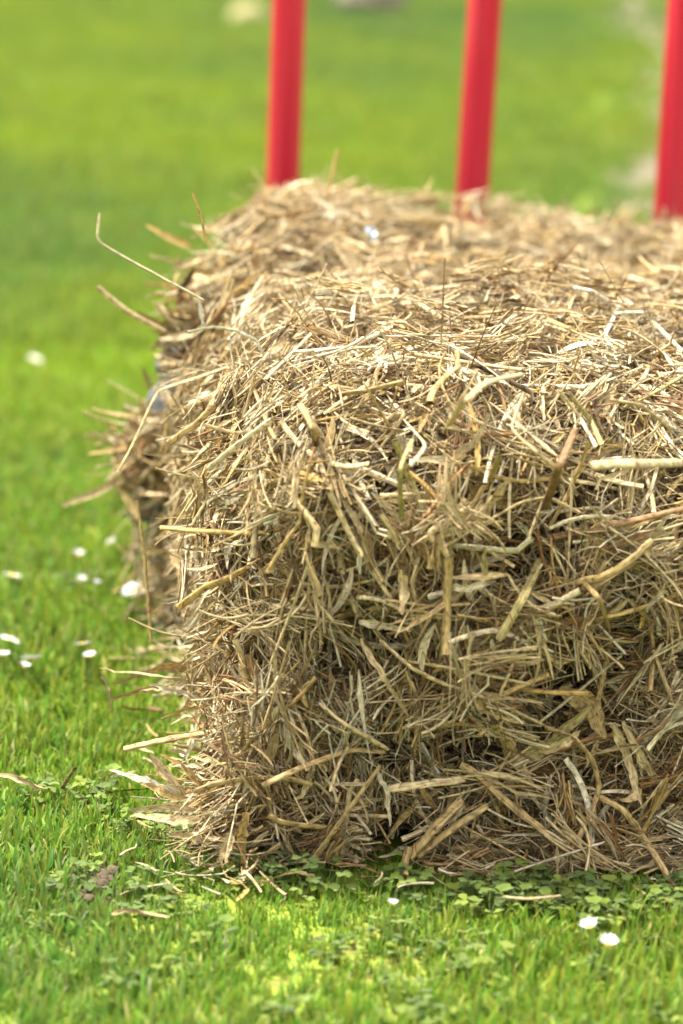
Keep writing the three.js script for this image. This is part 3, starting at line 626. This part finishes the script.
// low broadleaf weeds: rosettes of small lobed leaves
function weedGeometry() {
  const b = new Buf(), n = 7;
  for (let i = 0; i < n; i++) {
    const az = i / n * 6.283 + rr(-0.4, 0.4), h = rr(0.008, 0.03), d = rr(0.008, 0.028), c = [[0.11, 0.165, 0.028], [0.15, 0.21, 0.035], [0.085, 0.13, 0.028], [0.19, 0.24, 0.03]][Math.floor(rnd() * 4)];
    const root = V(0, 0, 0), tip = V(Math.cos(az) * d, h, Math.sin(az) * d);
    tube(b, [root, V(tip.x * 0.5, h * 0.75, tip.z * 0.5), tip], [0.0007, 0.0006, 0.0005], 3, [c, c, c], 1, i);
    for (let l = 0; l < 3; l++) { // three leaflets
      const a2 = az + (l - 1) * 1.15, len = rr(0.009, 0.014), up = rr(-0.5, 0.7), dir = V(Math.cos(a2), up, Math.sin(a2)).normalize(), pts = []; for (let k = 0; k < 6; k++) pts.push(tip.clone().addScaledVector(dir, len * k / 5).add(V(0, -0.002 * (k / 5) ** 2, 0)));
      ribbon(b, pts, [0.15, 0.6, 0.95, 1, 0.72, 0.25].map((q, k) => q * len * 0.85 * (k % 2 ? 1.08 : 0.95)), V(0, 1, 0), 0, 0.22, pts.map(() => c.map(v => v * rr(0.92, 1.08))), 0, 3);
    }
  }
  return b.build();
}
const weeds = [0, 1, 2, 3, 4].map(weedGeometry);
function weedPatch(label, spots) {
  const g = new THREE.Group(); g.name = numbered('broadleaf_weeds'); g.userData = { kind: 'stuff', label, category: 'weeds' }; scene.add(g);
  const lists = weeds.map(() => []);
  for (const [px, py, sx, sz, n] of spots) { const c = onGround(px, py); for (let i = 0; i < n; i++) { const x = c.x + gauss() * sx, z = c.z + gauss() * sz; tmp.set(x, 0, z).applyMatrix4(inv1); if (Math.abs(tmp.x) < BALE1.L / 2 - 0.02 && Math.abs(tmp.z) < BALE1.D / 2 - 0.02) continue; lists[i % 5].push([x, z]); } }
  lists.forEach((L, k) => { const im = new THREE.InstancedMesh(weeds[k], weedMat, L.length), m = new THREE.Matrix4(), q = new THREE.Quaternion(), col = new THREE.Color(); im.name = 'weed_leaves'; im.userData.kind = 'stuff'; im.castShadow = im.receiveShadow = true;
    L.forEach(([x, z], i) => { q.setFromEuler(new THREE.Euler(gauss() * 0.15, rnd() * 6.283, gauss() * 0.15)); const s = rr(0.35, 0.95), t = rr(0.85, 1.15); m.compose(V(x, 0.002, z), q, V(s, s * rr(0.8, 1.2), s)); im.setMatrixAt(i, m); im.setColorAt(i, col.setRGB(t, t, t)); }); g.add(im); });
}
weedPatch('dull green low broadleaf weeds along the foot of the sharp bale', [[610, 915, 0.08, 0.03, 60], [500, 905, 0.06, 0.03, 22], [350, 895, 0.06, 0.025, 10], [275, 885, 0.035, 0.025, 8], [720, 915, 0.08, 0.04, 45]]);
weedPatch('low rounded weed leaves in the grass beside the splayed husks', [[165, 840, 0.045, 0.04, 20], [85, 815, 0.04, 0.03, 12], [60, 600, 0.07, 0.06, 8]]);
weedPatch('sparse small weed leaves threaded through the front lawn', [[340, 970, 0.24, 0.12, 18], [120, 900, 0.14, 0.1, 12], [600, 970, 0.14, 0.12, 10]]);
{ // chaff shed on the lawn around the sharp bale
  const b = new Buf();
  for (let i = 0; i < 420; i++) {
    const side = rnd() < 0.55, l = side ? V(rr(-BALE1.L / 2 - 0.05, BALE1.L / 2), 0, BALE1.D / 2 + Math.abs(gauss()) * 0.09 - 0.03) : V(-BALE1.L / 2 - Math.abs(gauss()) * 0.11 + 0.03, 0, rr(-BALE1.D / 2, BALE1.D / 2 + 0.08)), p = l.applyMatrix4(bale.matrixWorld); p.y = rr(0.012, 0.026);
    const a = rnd() * 6.283, c = strawColour(MIX), pts = strandPath(p, V(Math.cos(a), gauss() * 0.15, Math.sin(a)).normalize(), V(0, 1, 0), rr(0.008, 0.055), 5, 1.0, rnd() < 0.4); clampY(pts, 0.01);
    rnd() < 0.3 ? ribbon(b, pts, [0.4, 0.9, 1, 0.8, 0.6, 0.2].map(q => q * rr(0.003, 0.007)), V(gauss() * 0.4, 1, gauss() * 0.4).normalize(), gauss(), 0.4, shades(c, 6), rnd() * 9) : tube(b, pts, strandRads(6, rr(0.0006, 0.0019), 0.3), 4, shades(c, 6), 0.7, rnd() * 9);
  }
  const m = mesh('straw_chaff', b.build(), strawMat); m.userData = { kind: 'stuff', label: 'short bits of straw shed on the grass around the bale', category: 'straw' };
}

// ---------------------------------------------------------------- daisies
{
  const white = new THREE.MeshPhysicalMaterial({ color: new THREE.Color().setRGB(0.62, 0.62, 0.6), roughness: 0.8, transmission: 0.25, thickness: 0, side: THREE.DoubleSide });
  const yellow = new THREE.MeshStandardMaterial({ color: new THREE.Color().setRGB(0.72, 0.48, 0.04), roughness: 0.85 });
  const green = new THREE.MeshStandardMaterial({ color: new THREE.Color().setRGB(0.12, 0.2, 0.04), roughness: 0.7 });
  const list = [
    [12, 576, 1.0, 'small white daisy at the frame edge, uppermost of the near-left flowers'], [78, 556, 0.85, 'tiny white daisy highest up beside the grey sheet bale'], [80, 582, 0.85, 'white daisy just below the tiny highest one, left of its dim neighbour'], [96, 585, 0.65, 'dim small daisy half sunk in grass, right beside a brighter one'],
    [133, 591, 1.25, 'wide white daisy right at the foot of the blurred bale'], [9, 640, 1.05, 'white daisy at the left frame edge, upper of a close pair'], [2, 656, 0.85, 'white daisy cut by the frame edge under its pair mate'], [31, 660, 1.15, 'bright white daisy, largest of the left edge cluster'], [24, 668, 0.7, 'small daisy tucked under the largest one of the left edge cluster'],
    [83, 645, 1.0, 'white daisy standing above the loose brown husks'], [90, 657, 0.7, 'drooping faded daisy under the one above the brown husks'], [35, 360, 1.1, 'lone far blurred white daisy high in the left lawn'],
    [590, 928, 0.85, 'half closed white daisy among the weeds, upper of two in front'], [608, 946, 0.95, 'open white daisy in the front grass below the weeds'], [392, 905, 0.5, 'small yellowish closed daisy in front of the thick stalk stub'], [112, 543, 0.6, 'pinkish daisy bud nearest to the blurred bale'], [272, 700, 0.5, ''],
  ];
  for (const [px, py, size, label] of list) {
    const s = size * 0.9;
    if (!label) continue;
    const hgt = rr(0.036, 0.046), p = onGround(px, py, hgt), o = thing('daisy', label, 'daisy', [p.x, 0, p.z], rnd() * 6, 'white daisies in the lawn');
    const sb = new Buf(), c = [1, 1, 1]; tube(sb, [V(0.006, 0, 0.003), V(0.003, hgt * 0.5, 0.002), V(0, hgt, 0)], [0.001, 0.0009, 0.0009], 5, [c, c, c], 1, 1); mesh('stem', sb.build(), green, o);
    const head = new THREE.Group(); const tx = rr(0.0, 0.5), tz = rr(-0.25, 0.25), rot = new THREE.Matrix4().makeRotationFromEuler(new THREE.Euler(tx, 0, tz)).setPosition(0, hgt, 0), pb = new Buf(), n = 19, cup = s < 0.9 ? rr(0.5, 1.0) : rr(0.05, 0.3);
    for (let i = 0; i < n; i++) { const a = i / n * 6.283 + rr(-0.08, 0.08), el = cup + rr(-0.12, 0.12), d = V(Math.cos(a) * Math.cos(el), Math.sin(el), Math.sin(a) * Math.cos(el)), L = 0.0115 * s * rr(0.9, 1.1), up = V(0, 1, 0), pts = [0.0, 0.35, 0.7, 1].map(t => d.clone().multiplyScalar(L * t).add(V(d.x * 0.002, 0.0008, d.z * 0.002))); ribbon(pb, pts, [0.4, 0.85, 1, 0.5].map(w => w * 0.0031 * s), up, 0, 0.2, pts.map(() => c), 0, 3); }
    mesh('petal_ring', pb.build().applyMatrix4(rot), white, o);
    const disc = new THREE.SphereGeometry(0.0040 * s, 14, 8, 0, 6.2832, 0, Math.PI / 2); disc.scale(1, 0.6, 1); const dp = disc.attributes.position; for (let i = 0; i < dp.count; i++) { const k = 1 + 0.12 * noise(dp.getX(i) * 2500, dp.getY(i) * 2500, dp.getZ(i) * 2500); dp.setXYZ(i, dp.getX(i) * k, dp.getY(i) * k + 0.001, dp.getZ(i) * k); } disc.computeVertexNormals();
    mesh('yolk_disc', disc.applyMatrix4(rot), yellow, o);
  }
}

// ---------------------------------------------------------------- loose scraps on the lawn
function scrap(name, label, cat, list, wpx, col, opt = {}) {
  const { lift = 0.02, twist = 0.8, fold = 0.5, tubeR = 0 } = opt, P = list.map(([x, y, h]) => onGround(x, y, h ?? lift)), o0 = P[0].clone(); o0.y = 0;
  const o = thing(name, label, cat, [o0.x, 0, o0.z]); for (const p of P) p.sub(o0);
  const sp = smooth(P, 10), b = new Buf(), w = wpx * o0.distanceTo(camera.position) / FPX;
  if (tubeR) tube(b, sp, sp.map(() => w / 2 * rr(0.85, 1.15)), 7, shades(PAL[col], 10), 0.7, rnd() * 9);
  else { for (const q of sp) q.y += gauss() * 0.001; ribbon(b, sp, sp.map((_, k) => w * Math.max(0.3, Math.sin(Math.PI * (k + 0.8) / 10.5) ** 0.6) * rr(0.8, 1.15)), V(0, 1, 0.3).normalize(), twist, fold, shades(PAL[col], 10), rnd() * 9, 5); }
  mesh(tubeR ? 'stem' : 'blade', b.build(), tubeR ? strawMat : huskMat, o); return o;
}
scrap('dry_leaf', 'curled pale dry leaf lying on the grass at the left frame edge', 'leaf', [[-8, 774, 0.03], [20, 778, 0.034], [38, 786, 0.028], [54, 788, 0.026]], 9, 'pale', { twist: 2.4, fold: 0.8 });
scrap('dry_leaf', 'knobbly pale dead leaf half sunk in the front grass', 'leaf', [[112, 915, 0.02], [125, 910, 0.027], [145, 911, 0.027], [170, 917, 0.022]], 8, 'pale', { twist: 2.5, fold: 0.9 });
scrap('straw_piece', 'thin pale straw lying over the weeds in front of bale', 'straw', [[503, 897, 0.03], [530, 899, 0.032], [560, 896, 0.028]], 4, 'pale', { tubeR: 1 });
scrap('straw_piece', 'short thin straw standing in grass near the left edge leaf', 'straw', [[62, 788, 0.02], [68, 778, 0.04], [75, 768, 0.06]], 4, 'green', { tubeR: 1 });
{ // small blue white plastic scrap caught in the top straw
  const p = onGround(371, 234, BALE1.H + 0.02), o = thing('plastic_scrap', 'tiny pale blue plastic scrap caught in the top straw', 'plastic scrap', [p.x, p.y, p.z], 0.4);
  const g = new THREE.PlaneGeometry(0.014, 0.018, 8, 8).rotateX(-0.5), q = g.attributes.position; for (let i = 0; i < q.count; i++) q.setZ(i, q.getZ(i) + 0.006 * noise(q.getX(i) * 120, q.getY(i) * 120, 3)); g.computeVertexNormals();
  mesh('film', g, new THREE.MeshStandardMaterial({ color: new THREE.Color().setRGB(0.4, 0.52, 0.62), roughness: 0.35, side: THREE.DoubleSide }), o);
}
{ // dark soil crumbs in a thin spot of the lawn
  const cl = new THREE.IcosahedronGeometry(0.006, 1), p = cl.attributes.position; for (let i = 0; i < p.count; i++) { const k = 1 + 0.35 * noise(p.getX(i) * 300, p.getY(i) * 300, p.getZ(i) * 300); p.setXYZ(i, p.getX(i) * k, p.getY(i) * k * 0.7, p.getZ(i) * k); } cl.computeVertexNormals();
  const im = new THREE.InstancedMesh(cl, new THREE.MeshStandardMaterial({ color: new THREE.Color().setRGB(0.09, 0.06, 0.04), roughness: 0.95 }), 90), m = new THREE.Matrix4(), c = onGround(88, 892);
  for (let i = 0; i < 90; i++) { m.compose(V(c.x + gauss() * 0.022, rr(0.002, 0.012), c.z + gauss() * 0.03), new THREE.Quaternion().setFromEuler(new THREE.Euler(rnd() * 6, rnd() * 6, 0)), V(1, 1, 1).multiplyScalar(rr(0.4, 1.3))); im.setMatrixAt(i, m); }
  im.name = 'soil_crumbs'; im.castShadow = im.receiveShadow = true; im.userData = { kind: 'stuff', label: 'dark soil crumbs showing through the front lawn', category: 'soil' }; scene.add(im);
}

// ---------------------------------------------------------------- far stones
function stone(label, px0, px1, py, hgt, tint) {
  const a = onGround(px0, py), b = onGround(px1, py), w = a.distanceTo(b), c = a.clone().add(b).multiplyScalar(0.5), o = thing('boulder', label, 'stone', [c.x, 0, c.z - w * 0.3], rnd(), 'stones far across the lawn');
  const g = new THREE.IcosahedronGeometry(1, 12), p = g.attributes.position;
  for (let i = 0; i < p.count; i++) { const x = p.getX(i), y = p.getY(i), z = p.getZ(i), k = 1 + 0.22 * fbm(x * 1.3 + px0, y * 1.3, z * 1.3) + 0.05 * noise(x * 6, y * 6, z * 6); p.setXYZ(i, x * k * w / 2, Math.max(-0.02, (y * k * 0.75 + 0.35) * hgt), z * k * w * 0.3); }
  g.computeVertexNormals();
  const tex = greyTex(128, 128, (u, v) => { const f = per(u, v, 2, 2, 6) * 0.3 + per(u, v, 8, 8, 3) * 0.3; return tint.map(q => q * (1 + f * 0.5)); }); tex.colorSpace = THREE.SRGBColorSpace;
  mesh('rock', g, new THREE.MeshStandardMaterial({ map: tex, bumpMap: tex, bumpScale: 0.01, roughness: 0.9 }), o);
}
stone('grey brown boulder at the top of the frame between two red posts', 328, 414, 15, 0.2, [0.46, 0.42, 0.36]);
stone('flat pale yellowish stone in the far grass near the first red post', 226, 268, 27, 0.09, [0.62, 0.58, 0.4]);

renderer.render(scene, camera);
